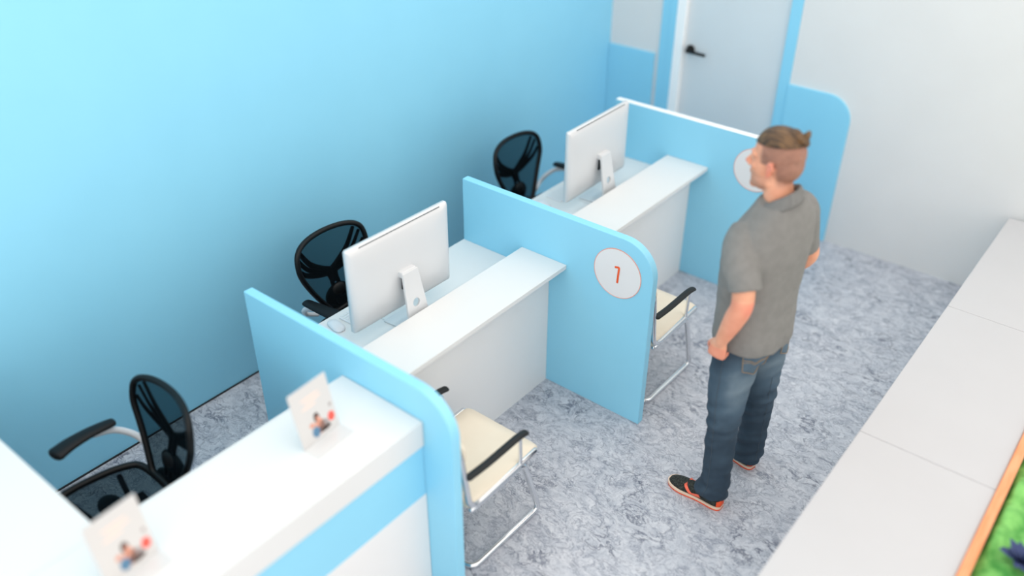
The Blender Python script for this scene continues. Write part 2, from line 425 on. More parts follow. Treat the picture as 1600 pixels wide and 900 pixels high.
bm = ubox(-1.41, 2.31, -.33, -.292, .53, .592); ubox(-1.41, 2.31, .292, .33, .53, .592, bm); ubox(-1.41, -1.372, -.292, .292, .53, .592, bm); ubox(2.272, 2.31, -.292, .292, .53, .592, bm)
obj('wooden_rim', bm, M['wood'], t, bevel=.003)
bm = bmesh.new(); random.seed(3)
nx, ny = 190, 30; g = []
for i in range(nx+1):
    row = []
    for j in range(ny+1):
        x = -1.371+3.642*i/nx; y = -.291+.582*j/ny
        h = .57+.035*noise.noise(Vector((x*9, y*9, 1)))+.02*abs(noise.noise(Vector((x*30, y*30, 4))))
        if i in (0, nx) or j in (0, ny): h = .532
        row.append(bm.verts.new((x, y, h)))
    g.append(row)
for i in range(nx):
    for j in range(ny): bm.faces.new((g[i][j], g[i+1][j], g[i+1][j+1], g[i][j+1]))
ms = obj('moss', bm, M['moss'], t, smooth=True); ms['kind'] = 'stuff'
def leaf_tuft(c_, s):
    cx, cy = c_
    bm = bmesh.new()
    for k in range(26):
        a = random.uniform(0, 6.28); tl = random.uniform(.25, 1.1); l = s*random.uniform(.6, 1)
        d = Vector((math.cos(a)*math.sin(tl), math.sin(a)*math.sin(tl), math.cos(tl)))
        side = d.cross(Vector((0, 0, 1))).normalized()
        n = side.cross(d)
        pts = [(0, .10), (.35, .3), (.7, .24), (1, .02)]
        up = [bm.verts.new(d*l*u+side*l*w*.6-Vector((0, 0, l*.25*u*u))) for u, w in pts]; dn = [bm.verts.new(d*l*u-side*l*w*.6-Vector((0, 0, l*.25*u*u))) for u, w in pts]
        for i in range(3): bm.faces.new((up[i], up[i+1], dn[i+1], dn[i]))
    for v in bm.verts: v.co += Vector((cx, cy, .575))
    return bm
lt = obj('blue_leaf_tuft', leaf_tuft((-.40, .160), .115), M['blue_leaf'], t); 

# ------------------------------------------------------------------ computers
def computer(loc, rz, label):
    t = thing('desktop_computer', label, 'computer', loc, rz, 'all-in-one computers on the desks')
    W, H0, H1 = .636, .083, .522          # local: screen faces +y (towards the wall), back faces -y
    bm = bmesh.new()
    def rr(y, w, z0, z1, r):
        pts = []
        for cx, cz, a0 in ((w-r, z1-r, 0), (-w+r, z1-r, 90), (-w+r, z0+r, 180), (w-r, z0+r, 270)):
            for i in range(7):
                a = R(a0+15*i); pts.append(Vector((cx+r*math.cos(a), y, cz+r*math.sin(a))))
        return pts
    w = W/2
    loft(bm, [rr(.006, w, H0, H1, .012), rr(-.010, w, H0, H1, .012), rr(-.020, w-.006, H0+.006, H1-.006, .014), rr(-.028, w-.03, H0+.03, H1-.03, .03), rr(-.036, w-.10, H0+.09, H1-.09, .05), rr(-.040, w-.20, H0+.16, H1-.15, .05)])
    body = obj('case', bm, M['imac'], t, smooth=True)
    obj('top_vent', ubox(-w+.07, w-.06, .0195, .0225, H1-.0075, H1-.0045), M['slot'], body)
    bm = bmesh.new(); prism(bm, rr(.0065, w-.012, H0+.075, H1-.012, .006), Vector((0, .0012, 0))); obj('screen', bm, M['screen'], t)
    # stand: tapering strap from the back down to the foot, with a round cable hole
    bm = bmesh.new(); th = .007
    top = Vector((0, -.066, .300)); bot = Vector((0, -.120, .010)); wt, wb = .048, .07
    ax = (bot-top).normalized(); n = Vector((1, 0, 0)).cross(ax).normalized(); L_ = (bot-top).length
    hc = top+ax*(L_*.56); hr = .021; seg = 32
    # ring of quads between the hole and the strap outline
    outline = []
    corners = [Vector((-wt, 0, 0)), Vector((wt, 0, 0)), Vector((wb, L_, 0)), Vector((-wb, L_, 0))]
    hc2 = Vector((0, L_*.56, 0))
    def ray_out(a):
        d = Vector((math.cos(a), math.sin(a), 0)); best = 9
        for i in range(4):
            p, q = corners[i], corners[(i+1) % 4]; e = q-p
            den = d.x*e.y-d.y*e.x
            if abs(den) < 1e-9: continue
            s = ((p-hc2).x*e.y-(p-hc2).y*e.x)/den; u = ((p-hc2).x*d.y-(p-hc2).y*d.x)/den
            if s > 0 and -1e-6 <= u <= 1+1e-6: best = min(best, s)
        return hc2+d*best
    angs = sorted([2*math.pi*i/seg for i in range(seg)]+[math.atan2((c-hc2).y, (c-hc2).x) % (2*math.pi) for c in corners])
    def to3(p, off): return top+Vector((p.x, 0, 0))+ax*p.y+n*off
    rows = []
    for a in angs:
        o = ray_out(a); i = hc2+Vector((math.cos(a), math.sin(a), 0))*hr
        rows.append([bm.verts.new(to3(o, -th)), bm.verts.new(to3(i, -th)), bm.verts.new(to3(i, th)), bm.verts.new(to3(o, th))])
    for A, B in zip(rows, rows[1:]+rows[:1]):
        for k in range(4): bm.faces.new((A[k], A[(k+1) % 4], B[(k+1) % 4], B[k]))
    st = obj('stand', bm, M['imac'], t, bevel=.003)
    # hinge block behind and foot plate on the desk
    bm = bmesh.new(); box(bm, -.046, .046, -.068, -.030,   .272, .306); obj('hinge', bm, M['imac'], st, bevel=.006)
    bm = bmesh.new(); prism(bm, [Vector((-.07, -.125, 0)), Vector((.07, -.125, 0)), Vector((.085, .05, 0)), Vector((-.085, .05, 0))], Vector((0, 0, .009))); obj('foot', bm, M['imac'], st, bevel=.003)
    bm = bmesh.new(); box(bm, -.03, .03, -.046, -.030, .20, .268); obj('port_recess', bm, M['black'], t)
    return t
DESK = .7003
computer(P(.662, 1.005, DESK), R(-1.2), 'white all-in-one computer seen from behind on the desk before the number 1 partition')
computer(P(2.325, .985, DESK), R(1.0), 'white all-in-one computer seen from behind on the desk beyond the number 1 partition')

def keyboard(loc, rz, label):
    t = thing('keyboard', label, 'keyboard', loc, rz, 'white keyboards on the desks')
    bm = bmesh.new(); prism(bm, [Vector((-.205, -.055, 0)), Vector((.205, -.055, 0)), Vector((.205, -.055, .010)), Vector((-.205, -.055, .010))], Vector((0, .11, 0)))
    for v in bm.verts:
        if v.co.z > .005 and v.co.y > 0: v.co.z = .006
    obj('keyboard_base', bm, M['white_plastic'], t, bevel=.002)
    for r_ in range(6):
        bm = bmesh.new()
        for k in range(19):
            if r_ == 0 and 4 <= k <= 9: continue
            x = -.199+k*.021; y = .048-.0175*(5-r_)-.002
            z = .006+(.055-y)*.036
            box(bm, x, x+.018, y-.0145, y, z, z+.0022)
        if r_ == 0:
            y = .048-.0175*5-.002; z = .006+(.055-y)*.036; box(bm, -.199+4*.021, -.199+10*.021-.003, y-.0145, y, z, z+.0022)
        obj('key_row', bm, M['key'], t)
    return t
keyboard(P(.665, .815, DESK), R(182), 'white keyboard behind the computer before the number 1 partition')
keyboard(P(2.335, .825, DESK), R(180), 'white keyboard behind the computer beyond the number 1 partition')
def mouse(loc, rz, label):
    bm = bmesh.new(); rings = []
    prof = [(-.056, .3), (-.052, .62), (-.04, .88), (-.02, 1), (.01, 1), (.035, .92), (.05, .7), (.056, .35)]
    for i, (y, s) in enumerate(prof):
        hh = .021*(1-((y-.004)/.066)**2)+.003; ring = []
        for j in range(20):
            a = 2*math.pi*j/20; ca, sa = math.cos(a), math.sin(a)
            ring.append(Vector((.03*s*math.copysign(abs(ca)**.7, ca), y, hh*(.35+.65*sa if sa > 0 else .35*(1+sa)))))
        rings.append(ring)
    loft(bm, rings)
    o = obj('computer_mouse', bm, M['white_plastic'], smooth=True); o.location = loc; o.rotation_euler = (0, 0, rz)
    return tag(o, label, 'mouse', 'white mice on the desks')
mouse(P(.404, .807, DESK), R(-12), 'white computer mouse beside the computer before the number 1 partition')
mouse(P(2.035, .82, DESK), R(-12), 'white computer mouse half hidden just behind the number 1 partition')

# ------------------------------------------------------------------ task chairs
def chair_outline(k=6):
    half = [(0, 0), (.075, .004), (.112, .05), (.172, .17), (.222, .30), (.233, .38), (.214, .462), (.145, .502), (0, .513)]
    pts = half+[(-x, z) for x, z in half[-2:0:-1]]
    return [(v.x, v.y) for v in catmull([Vector((x, z, 0)) for x, z in pts], k, True)]
def back_pt(x, z):     # local position on the reclining, slightly wrapped backrest
    return Vector((x, -.225-.20*(z/.5)*.6-.02*math.sin(z/.5*3.1)+.9*x*x, (.455+z*.83)))
def make_task_chair(label):
    t = thing('task_chair', label, 'office chair', (0, 0, 0), 0, 'black mesh office chairs')
    ol = chair_outline()
    bm = bmesh.new(); sweep(bm, [back_pt(x, z) for x, z in ol], .0145, n=10, closed=True); bf = obj('back_frame', bm, M['black'], t, smooth=True)
    bm = bmesh.new(); rows = []
    top = max(z for _, z in ol)
    def width(z):
        best = 0
        for (x0, z0), (x1, z1) in zip(ol, ol[1:]+ol[:1]):
            if (z0-z)*(z1-z) <= 0 and z0 != z1:
                s = (z-z0)/(z1-z0); best = max(best, abs(x0+s*(x1-x0)))
        return best
    for i in range(25):
        z = .002+(top-.004)*i/24; wd = width(z)
        rows.append([bm.verts.new(back_pt(wd*(2*j/16-1), z)) for j in range(17)])
    for A, B in zip(rows, rows[1:]):
        for j in range(16): bm.faces.new((A[j], A[j+1], B[j+1], B[j]))
    obj('back_mesh', bm, M['mesh'], t, smooth=True)
    # spine: trunk with three ribs fanning to each side
    bm = bmesh.new(); off = Vector((0, -.012, 0))
    def strip(pts, r0, r1, k=6):
        q = catmull([back_pt(x, z)+off for x, z in pts], k); m = len(q)
        sweep(bm, q, [r0+(r1-r0)*i/(m-1) for i in range(m)], n=8, up=(0, 1, .3), flat=.35)
    for s in (-1, 1):
        strip([(s*.016, .02), (s*.019, .12), (s*.020, .17)], .017, .013)
        strip([(s*.012, .16), (s*.016, .21), (s*.03, .245)], .018, .024)
        strip([(s*.006, .235), (s*.06, .272), (s*.13, .345), (s*.185, .455)], .022, .013)
        strip([(s*.02, .235), (s*.09, .268), (s*.16, .33), (s*.212, .425)], .017, .011)
        strip([(s*.02, .225), (s*.10, .25), (s*.18, .30), (s*.226, .36)], .017, .013)
    obj('spine', bm, M['black'], t, smooth=True)
    bm = bmesh.new(); ell(bm, back_pt(0, .06)+Vector((0, -.035, 0)), (.085, .03, .075)); ell(bm, back_pt(.0, .0)+Vector((0, -.03, -.03)), (.11, .035, .045))
    obj('lumbar_block', bm, M['black'], t, smooth=True)
    # seat
    so = [(v.x, v.y) for v in catmull([Vector(p) for p in ((-.14, -.22, 0), (.14, -.22, 0), (.215, -.15, 0), (.235, .05, 0), (.205, .2, 0), (.1, .255, 0), (-.1, .255, 0), (-.205, .2, 0), (-.235, .05, 0), (-.215, -.15, 0))], 6, True)]
    def seat_z(x, y): return .435+.35*x*x-.6*max(0, y-.13)**2*2-.10*max(0, .05-y)*.3
    bm = bmesh.new(); sweep(bm, [Vector((x, y, seat_z(x, y))) for x, y in so], .016, n=10, closed=True); obj('seat_frame', bm, M['black'], t, smooth=True)
    bm = bmesh.new(); cvert = bm.verts.new((0, .02, seat_z(0, .02))); prev = None; rings = []
    for k in (1, .8, .6, .4, .2):
        rings.append([bm.verts.new((x*k, .02+(y-.02)*k, seat_z(x*k, .02+(y-.02)*k)-.012*(1-k*k))) for x, y in so])
    n = len(so)
    for A, B in zip(rings, rings[1:]):
        for j in range(n): bm.faces.new((A[j], A[(j+1) % n], B[(j+1) % n], B[j]))
    for j in range(n): bm.faces.new((rings[-1][j], rings[-1][(j+1) % n], cvert))
    obj('seat_mesh', bm, M['mesh'], t, smooth=True)
    bm = bmesh.new(); box(bm, -.09, .09, -.16, .10, .345, .385); ell(bm, Vector((-.12, -.03, .37)), (.075, .05, .02)); ell(bm, Vector((.12, -.03, .37)), (.075, .05, .02))
    sweep(bm, [(0, -.12, .365), (0, -.22, .37), (0, -.255, .44)], .03, n=10, flat=.6)
    for s in (-1, 1): sweep(bm, [(s*.08, .06, .375), (s*.20, .10, .425)], .012); sweep(bm, [(s*.08, -.10, .375), (s*.20, -.12, .42)], .012)
    obj('mechanism', bm, M['black'], t, smooth=False, bevel=.004)
    # arms: white upright, black pad
    for s in (-1, 1):
        bm = bmesh.new(); sweep(bm, catmull([(s*.17, -.26, .47), (s*.23, -.27, .50), (s*.262, -.245, .545), (s*.280, -.18, .60), (s*.28, -.10, .628)], 6), .015, n=10, flat=.8)
        ar = obj('armrest', bm, M['white_plastic'], t, smooth=True)
        bm = bmesh.new(); pts = catmull([(s*.285, -.185, .638), (s*.284, -.09, .644), (s*.276, .0, .644), (s*.264, .065, .638)], 6); m = len(pts)
        rr = [.026+.018*(i/(m-1))**.8 for i in range(m)]
        sweep(bm, pts, rr, n=16, up=(0, 0, 1), flat=.46)
        obj('arm_pad', bm, M['black_soft'], ar, smooth=True)
    # gas column and five star base
    bm = bmesh.new(); cyl(bm, (0, 0, .22), .025, .28); cyl(bm, (0, 0, .11), .034, .10); obj('gas_column', bm, M['black'], t, smooth=False, bevel=.002)
    bm = bmesh.new()
    for k in range(5):
        a = R(72*k+18); d = Vector((math.cos(a), math.sin(a), 0))
        sweep(bm, [d*.02+Vector((0, 0, .105)), d*.16+Vector((0, 0, .092)), d*.29+Vector((0, 0, .074))], [.03, .024, .017], n=10, up=(0, 0, 1), flat=.7)
    obj('star_base', bm, M['black'], t, smooth=True)
    for k in range(5):
        a = R(72*k+18); d = Vector((math.cos(a), math.sin(a), 0)); sd = Vector((-d.y, d.x, 0))
        bm = bmesh.new()
        for q in (-1, 1): bmesh.ops.create_cone(bm, cap_ends=True, segments=20, radius1=.027, radius2=.027, depth=.018, matrix=Matrix.Translation(d*.29+sd*q*.014+Vector((0, 0, .027))) @ sd.to_track_quat('Z', 'Y').to_matrix().to_4x4())
        sweep(bm, [d*.29+Vector((0, 0, .03)), d*.29+Vector((0, 0, .075))], .007)
        obj('castor', bm, M['black'], t, bevel=.003)
    return t
tc = make_task_chair('black mesh office chair behind the foremost reception counter, turned sideways')
tc2 = copy_thing(tc); tc2['label'] = 'black mesh office chair facing the computer before the number 1 partition'
tc3 = copy_thing(tc); tc3['label'] = 'black mesh office chair facing the computer beyond the number 1 partition'
tc.location = P(-.82, .795, 0); tc.rotation_euler.z = R(86)
tc2.location = P(.79, .64, 0); tc2.rotation_euler.z = R(180)
tc3.location = P(2.372, .645, 0); tc3.rotation_euler.z = R(180+1)

# ------------------------------------------------------------------ visitor chairs
def make_visitor_chair(label):
    t = thing('visitor_chair', label, 'chair', (0, 0, 0), 0, 'cream and chrome visitor chairs')   # faces +x
    tr = .0145
    bm = bmesh.new()
    # sled frame: one tube from the left seat rail, down the front, along the floor, across the back and up again
    for s in (1,):
        pts = [(-.20, .208, .412), (.145, .208, .412), (.285, .195, tr), (-.185, .19, tr), (-.185, -.19, tr), (.285, -.195, tr), (.145, -.208, .412), (-.20, -.208, .412)]
        sweep(bm, fillet(pts, .05, 8), tr, n=12)
    obj('sled_frame', bm, M['chrome'], t, smooth=True)
    bm = bmesh.new()
    pts = [(.22, .212, .436), (-.215, .212, .425), (-.270, .212, .80), (-.270, -.212, .80), (-.215, -.212, .425), (.22, -.212, .436)]
    sweep(bm, fillet(pts, .07, 8), tr, n=12)
    obj('back_frame', bm, M['chrome'], t, smooth=True)
    def pad(L0, L1, W, r, z):   # rounded slab rings
        pts = []
        for cx, cy, a0 in ((L1-r, W-r, 0), (L0+r, W-r, 90), (L0+r, -W+r, 180), (L1-r, -W+r, 270)):
            for i in range(7): a = R(a0+15*i); pts.append(Vector((cx+r*math.cos(a), cy+r*math.sin(a), z)))
        return pts
    bm = bmesh.new(); loft(bm, [pad(-.215, .255, .205, .03, .418), pad(-.222, .262, .212, .035, .428), pad(-.222, .262, .212, .035, .448), pad(-.21, .25, .20, .03, .459), pad(-.15, .19, .14, .03, .462)])
    for v in bm.verts:
        if v.co.x > .16: v.co.z -= (v.co.x-.16)**2*1.8
    obj('seat', bm, M['cream'], t, smooth=True)
    # backrest pad, tilted with the back tubes
    bm = bmesh.new()
    rings = [pad(-.15, .15, .195, .03, -.012), pad(-.155, .155, .205, .035, -.006), pad(-.155, .155, .205, .035, .006), pad(-.145, .145, .195, .03, .013)]
    loft(bm, rings)
    mt = Matrix.Translation((-.244, 0, .628)) @ Matrix.Rotation(R(-90+8.2), 4, 'Y')
    bmesh.ops.transform(bm, matrix=mt, verts=bm.verts[:])
    for v in bm.verts: v.co.x -= .012*(1-(v.co.y/.2)**2)
    obj('backrest', bm, M['cream'], t, smooth=True)
    for s in (1, -1):
        bm = bmesh.new()
        sweep(bm, fillet([(-.240, s*.215, .62), (-.18, s*.228, .625), (.095, s*.228, .612), (.115, s*.215, .44)], .03, 6), .009, n=10)
        a = obj('armrest', bm, M['chrome'], t, smooth=True)
        bm = bmesh.new(); q = catmull([(-.232, s*.222, .626), (-.13, s*.228, .626), (-.03, s*.230, .628), (.07, s*.230, .628), (.130, s*.229, .618)], 6)
        sweep(bm, q, .019, n=12, up=(0, 0, 1), flat=.55)
        obj('arm_pad', bm, M['grey_pad'], a, smooth=True)
    for x in (-.11, .21):
        for s in (1, -1):
            bm = bmesh.new(); sweep(bm, [(x-.025, s*.193, .0068), (x+.025, s*.193, .0068)], .0072, n=8); obj('glide', bm, M['black'], t, smooth=True)
    return t
vc = make_visitor_chair('cream seated chrome visitor chair beside the foremost partition')
vc2 = copy_thing(vc); vc2['label'] = 'cream seated chrome visitor chair behind the number 1 partition, near the man'
vc.location = P(.336, 1.69, 0); vc2.location = P(UB+.348, 1.69, 0)

# ------------------------------------------------------------------ leaflet stands
def leaflet(loc, rz, label):
    t = thing('leaflet_stand', label, 'sign stand', loc, rz, 'leaflet stands on the reception counter')    # faces -y
    tilt = R(12)
    W, H = .092, .235
    rot = Matrix.Rotation(-tilt, 4, 'X')
    bm = bmesh.new(); box(bm, -W, W, -.0015, .0015, 0, H); box(bm, -W, W, -.075, 0, 0, .0025)
    for v in bm.verts:
        if v.co.z > .003: v.co = rot @ v.co
    st = obj('holder', bm, M['acrylic'], t)
    bm = bmesh.new(); box(bm, -W+.003, W-.003, -.0026, -.0016, .006, H-.003); bmesh.ops.transform(bm, matrix=rot, verts=bm.verts[:]); card = obj('card', bm, M['paper'], t)
    bm = bmesh.new()
    def blob(cx, cz, rx, rz_, mi, y=-.0029, n=20):
        f0 = len(bm.faces); pts = [Vector((cx+rx*math.cos(2*math.pi*i/n), y, cz+rz_*math.sin(2*math.pi*i/n))) for i in range(n)]
        prism(bm, [rot @ p for p in pts], rot @ Vector((0, .0003, 0)))
        bm.faces.ensure_lookup_table()
        for f in bm.faces[f0:]: f.material_index = mi
    blob(.005, .052, .022, .032, 2); blob(.022, .045, .026, .022, 5); blob(-.018, .038, .018, .022, 3, -.0030)
    blob(.0, .092, .013, .020, 1, -.0031); blob(.004, .083, .008, .012, 2, -.0033); blob(.064, .058, .016, .020, 0, -.0030)
    blob(-.028, .072, .012, .010, 2, -.0032); blob(.025, .03, .028, .01, 1, -.0031); blob(.072, .105, .006, .008, 5)
    for k, (z, a, b) in enumerate(((.185, -.05, .045), (.168, -.04, .05), (.15, -.055, .02))):
        blob((a+b)/2, z, (b-a)/2, .0045, 4)
    obj('picture', bm, [M['print_red'], M['print_dark'], M['print_skin'], M['print_blue'], M['print_faint'], M['print_grey']], card)
    return t
leaflet(P(-.30, 1.555, HN), R(4), 'leaflet stand on the reception counter nearest the foremost partition')
leaflet(P(-1.075, 1.56, HN), R(4), 'leaflet stand at the lower left end of the reception counter')

# ------------------------------------------------------------------ the standing man (local +y is the way he faces, +x his right)
def build_person():
    ORG = Vector((1.385, -2.448, 0))
    def yaw(z):
        if z < .8: return R(-8)
        if z < 1.35: return R(-8-16*(z-.8)/.55)
        return R(-24)
    def tw(p):
        p = Vector(p); p.z += .30*p.x*max(0, min(1, (p.z-1.25)/.2)); a = yaw(p.z); c, s = math.cos(a), math.sin(a); return Vector((p.x*c-p.y*s, p.x*s+p.y*c, p.z))
    def ring(z, cx, cy, hw, hd, n=40, e=2.5, twist=True):
        pts = []
        for j in range(n):
            a = 2*math.pi*j/n; ca, sa = math.cos(a), math.sin(a)
            p = Vector((cx+hw*math.copysign(abs(ca)**(2/e), ca), cy+hd*math.copysign(abs(sa)**(2/e), sa), z))
            pts.append(tw(p) if twist else p)
        return pts
    def limb(bm, pts, rad, k=8, n=20, dome=True):
        q = catmull(pts, k); r = cat1(rad, k); sweep(bm, q, r, n=n, dome=dome)
    # ---- body
    bm = bmesh.new()
    loft(bm, [ring(z, 0, cy, hw, hd) for z, cy, hw, hd in ((.86, -.02, .14, .10), (.95, -.02, .15, .105), (1.1, -.015, .145, .10), (1.3, -.02, .165, .105), (1.4, -.03, .165, .095), (1.46, -.035, .13, .08), (1.5, -.035, .08, .065))])
    limb(bm, [(0, -.045, 1.46), (0, -.04, 1.53), (0, -.02, 1.60), (0, -.005, 1.67)], [.074, .064, .060, .058])
    HX, HY, HZ = 0.0, .0, -.008
    def hp(x, y, z): return Vector((HX+x, HY+y, HZ+z))
    ell(bm, hp(0, -.006, 1.757), (.079, .103, .092), 28)
    ell(bm, hp(0, -.03, 1.715), (.073, .078, .085), 24)
    ell(bm, hp(0, .034, 1.70), (.065, .068, .098), 24)
    ell(bm, hp(0, .040, 1.634), (.056, .057, .054), 24)
    ell(bm, hp(0, .078, 1.600), (.027, .022, .022), 16)
    for s in (-1, 1):
        ell(bm, hp(s*.045, .02, 1.632), (.02, .045, .022), 16)          # jaw angle
        ell(bm, hp(s*.038, .070, 1.690), (.022, .022, .022), 16)        # cheek
        sweep(bm, catmull([hp(s*.008, .098, 1.737), hp(s*.03, .094, 1.742), hp(s*.05, .078, 1.737)], 4), .009, n=10)
        # ear: rim and lobe
        sweep(bm, catmull([hp(s*.074, .008, 1.668), hp(s*.080, .000, 1.69), hp(s*.088, -.018, 1.715), hp(s*.086, -.008, 1.728), hp(s*.078, .010, 1.716)], 5), .0058, n=8)
        ell(bm, hp(s*.079, -.002, 1.695), (.006, .014, .026), 12)
        ell(bm, hp(s*.012, .108, 1.676), (.009, .011, .008), 12)        # nostril wing
    limb(bm, [hp(0, .090, 1.735), hp(0, .106, 1.708), hp(0, .122, 1.684)], [.0085, .0105, .0125], n=12)
    ell(bm, hp(0, .098, 1.654), (.022, .009, .0055), 14); ell(bm, hp(0, .095, 1.644), (.020, .010, .006), 14)
    LW = Vector((-.247, .010, .957)); RW = Vector((.215, .085, .985))
    limb(bm, [(-.11, .03, 1.385), (-.172, .02, 1.35), (-.226, -.03, 1.29), (-.258, -.060, 1.185), (-.257, -.035, 1.09), LW], [.055, .058, .05, .046, .044, .028])
    limb(bm, [(.11, -.06, 1.44), (.18, -.07, 1.41), (.236, -.085, 1.29), (.278, -.105, 1.185), (.262, -.01, 1.08), RW], [.055, .058, .05, .046, .043, .028])
    def hand(Wp, d, nrm, t, curl):
        d = Vector(d).normalized(); t = (Vector(t)-d*Vector(t).dot(d)).normalized(); nrm = Vector(nrm); nrm = (nrm-d*nrm.dot(d)-t*nrm.dot(t)).normalized()
        rings = []
        for u, w, h in ((-.015, .026, .021), (.01, .032, .019), (.04, .040, .017), (.07, .042, .015), (.088, .039, .012)):
            c = Wp+d*u; rings.append([c+t*w*math.cos(2*math.pi*j/20)+nrm*h*math.sin(2*math.pi*j/20) for j in range(20)])
        loft(bm, rings)
        for k, (off, L, r) in enumerate(((.0305, .92, .0088), (.0105, 1.0, .0092), (-.0100, .94, .0088), (-.0295, .76, .0078))):
            p = Wp+d*(.078-(.004 if k in (0, 3) else 0))+t*off; pts = [p-d*.02, p]; rad = [r, r*1.08]
            ang = 0
            for seg, (ln, a) in enumerate(zip((.043, .027, .021), curl)):
                ang = R(a+3*k); p = p+(d*math.cos(ang)+nrm*math.sin(ang)+t*(.02*(1.5-k)))*ln*L; pts.append(p); rad.append(r*(.98-.09*seg))
            sweep(bm, catmull(pts, 4), cat1(rad, 4), n=10)
        b = Wp+d*.022+t*.024+nrm*.008
        pts = [b-d*.01, b+d*.018+t*.018+nrm*.012, b+d*.046+t*.028+nrm*.024, b+d*.070+t*.026+nrm*.034]
        sweep(bm, catmull(pts, 5), cat1([.013, .0125, .0108, .0085], 5), n=12)
    hand(LW, (.02, .16, -.98), (1, 0, 0), (0, 1, .16), (38, 92, 128))
    hand(RW, (-.25, .30, -.9), (-1, -.2, 0), (-.1, 1, .25), (30, 75, 105))
    for s, pts in ((-1, [(-.09, -.02, .9), (-.125, -.01, .72), (-.165, -.03, .52), (-.187, -.045, .30), (-.2, -.062, .09), (-.2, -.03, .045)]), (1, [(.085, -.03, .9), (.105, -.05, .72), (.122, -.068, .5), (.134, -.072, .30), (.14, -.065, .09), (.15, -.03, .045)])):
        limb(bm, pts, [.08, .078, .056, .05, .036, .032], 6, 16)
    me = remeshed(bm, .0042, 4)
    at = me.attributes.new('stubble', 'FLOAT', 'POINT'); fl = me.attributes.new('flush', 'FLOAT', 'POINT')
    def sst(a, b, x):
        x = max(0, min(1, (x-a)/(b-a))); return x*x*(3-2*x)
    EL = Vector((-.262, -.09, 1.175))
    for v in me.vertices:
        p = v.co; s = 0.0; f = 0.0
        if p.z > 1.52:
            y = p.y-HY; z = p.z-HZ
            line = .045-.55*max(0, 1.715-z)          # hairline: in front of the ear above, behind it below
            if z < 1.715: line = -.022-.12*(1.715-z)
            side = 1-sst(line-.012, line+.014, y)
            low = sst(1.605, 1.665, z)
            s = side*low*.95*(.9+.12*noise.noise(p*60))
            beard = sst(1.672, 1.645, z)*sst(-.005, .02, y)*sst(1.59, 1.60, z)
            s = max(s, beard*.45)
            if abs(p.x) > .076 and y > -.03 and 1.66 < z < 1.735: s = 0; f = .55
            f = max(f, .5*math.exp(-((p-hp(0, .125, 1.682)).length/.02)**2))
        elif p.z < 1.21:
            f = .8*math.exp(-((p-EL).length/.045)**2)
            if p.x < -.19 and p.z < .93: f = max(f, .38)
            if p.x < -.19: f = max(f, .25*sst(.02, -.05, p.y+(1.05-p.z)*.1))
        at.data[v.index].value = s; fl.data[v.index].value = f
    body = mesh_obj('person', me, M['skin'], None); body.location = ORG
    tag(body, 'man with a hair bun, grey polo shirt, blue jeans and orange-soled sneakers, standing', 'person')
    for s in (-1, 1):
        bm = bmesh.new(); ell(bm, hp(s*.030, .0775, 1.715), (.012, .012, .011), 16); obj('eye', bm, M['eye'], body, smooth=True)
    # ---- hair: swept back top over shaved sides, tied into a bun
    bm = bmesh.new(); ell(bm, hp(0, -.006, 1.759), (.0835, .107, .0985), 48)
    nz = Vector((0, .10, 1)).normalized(); pl = hp(0, .0, 1.796)
    bmesh.ops.bisect_plane(bm, geom=bm.verts[:]+bm.edges[:]+bm.faces[:], plane_co=pl, plane_no=nz, clear_inner=True)
    es = [e for e in bm.edges if e.is_boundary]; bmesh.ops.holes_fill(bm, edges=es)
    for v in bm.verts:
        if v.co.z > pl.z+.012:
            st = noise.noise(Vector((v.co.x*130, v.co.y*8, 2))); v.co += (v.co-hp(0, 0, 1.75)).normalized()*.0035*st
    hr = obj('hair', bm, M['hair'], body, smooth=True)
    bm = bmesh.new()
    sweep(bm, catmull([hp(0, -.045, 1.832), hp(0, -.070, 1.828), hp(0, -.088, 1.826)], 4), [.030]*3+[.024]*3+[.017]*3, n=14)
    ell(bm, hp(0, -.092, 1.826), (.023, .017, .020)); ell(bm, hp(.004, -.098, 1.812), (.018, .014, .014)); ell(bm, hp(-.002, -.100, 1.852), (.015, .012, .018)); ell(bm, hp(.004, -.094, 1.842), (.017, .014, .016))
    bun = mesh_obj('bun', remeshed(bm, .004, 3), M['hair'], hr)
    nn = [v.normal.copy() for v in bun.data.vertices]
    for v, q in zip(bun.data.vertices, nn): v.co += q*.003*noise.noise(v.co*90)
    # ---- polo shirt
    bm = bmesh.new()
    loft(bm, [ring(z, cx, cy, hw, hd, 56) for z, cx, cy, hw, hd in ((.872, 0, -.03, .188, .148), (.95, 0, -.03, .187, .145), (1.05, 0, -.025, .183, .138), (1.15, 0, -.02, .183, .136), (1.25, 0, -.02, .188, .138), (1.34, 0, -.026, .192, .137), (1.42, 0, -.032, .184, .124), (1.475, 0, -.038, .158, .106), (1.525, 0, -.044, .115, .088), (1.565, 0, -.044, .080, .074))])
    limb(bm, [(-.08, .03, 1.40), (-.14, .028, 1.362), (-.198, .0, 1.308), (-.230, -.038, 1.27), (-.244, -.056, 1.236)], [.084, .082, .076, .071, .069], dome=False)
    limb(bm, [(.09, -.06, 1.465), (.15, -.07, 1.45), (.205, -.078, 1.355), (.238, -.085, 1.285), (.262, -.09, 1.228)], [.086, .084, .075, .067, .063], dome=False)
    me = remeshed(bm, .0065, 7); NR = [v.normal.copy() for v in me.vertices]
    for v in me.vertices:
        p = v.co; q = Vector((p.x, p.y, p.z))
        a = noise.noise(Vector((p.x*9+p.z*7, p.y*9-p.z*5, p.z*5)))          # slanting drape folds
        b = noise.noise(Vector((p.x*22-p.z*10, p.y*22, p.z*14)))
        low = max(0, min(1, (1.32-p.z)/.25))
        v.co += NR[v.index]*(low*(.0085*a+.0030*b)+.0018*b)
    shirt = mesh_obj('polo_shirt', me, M['shirt'], body)
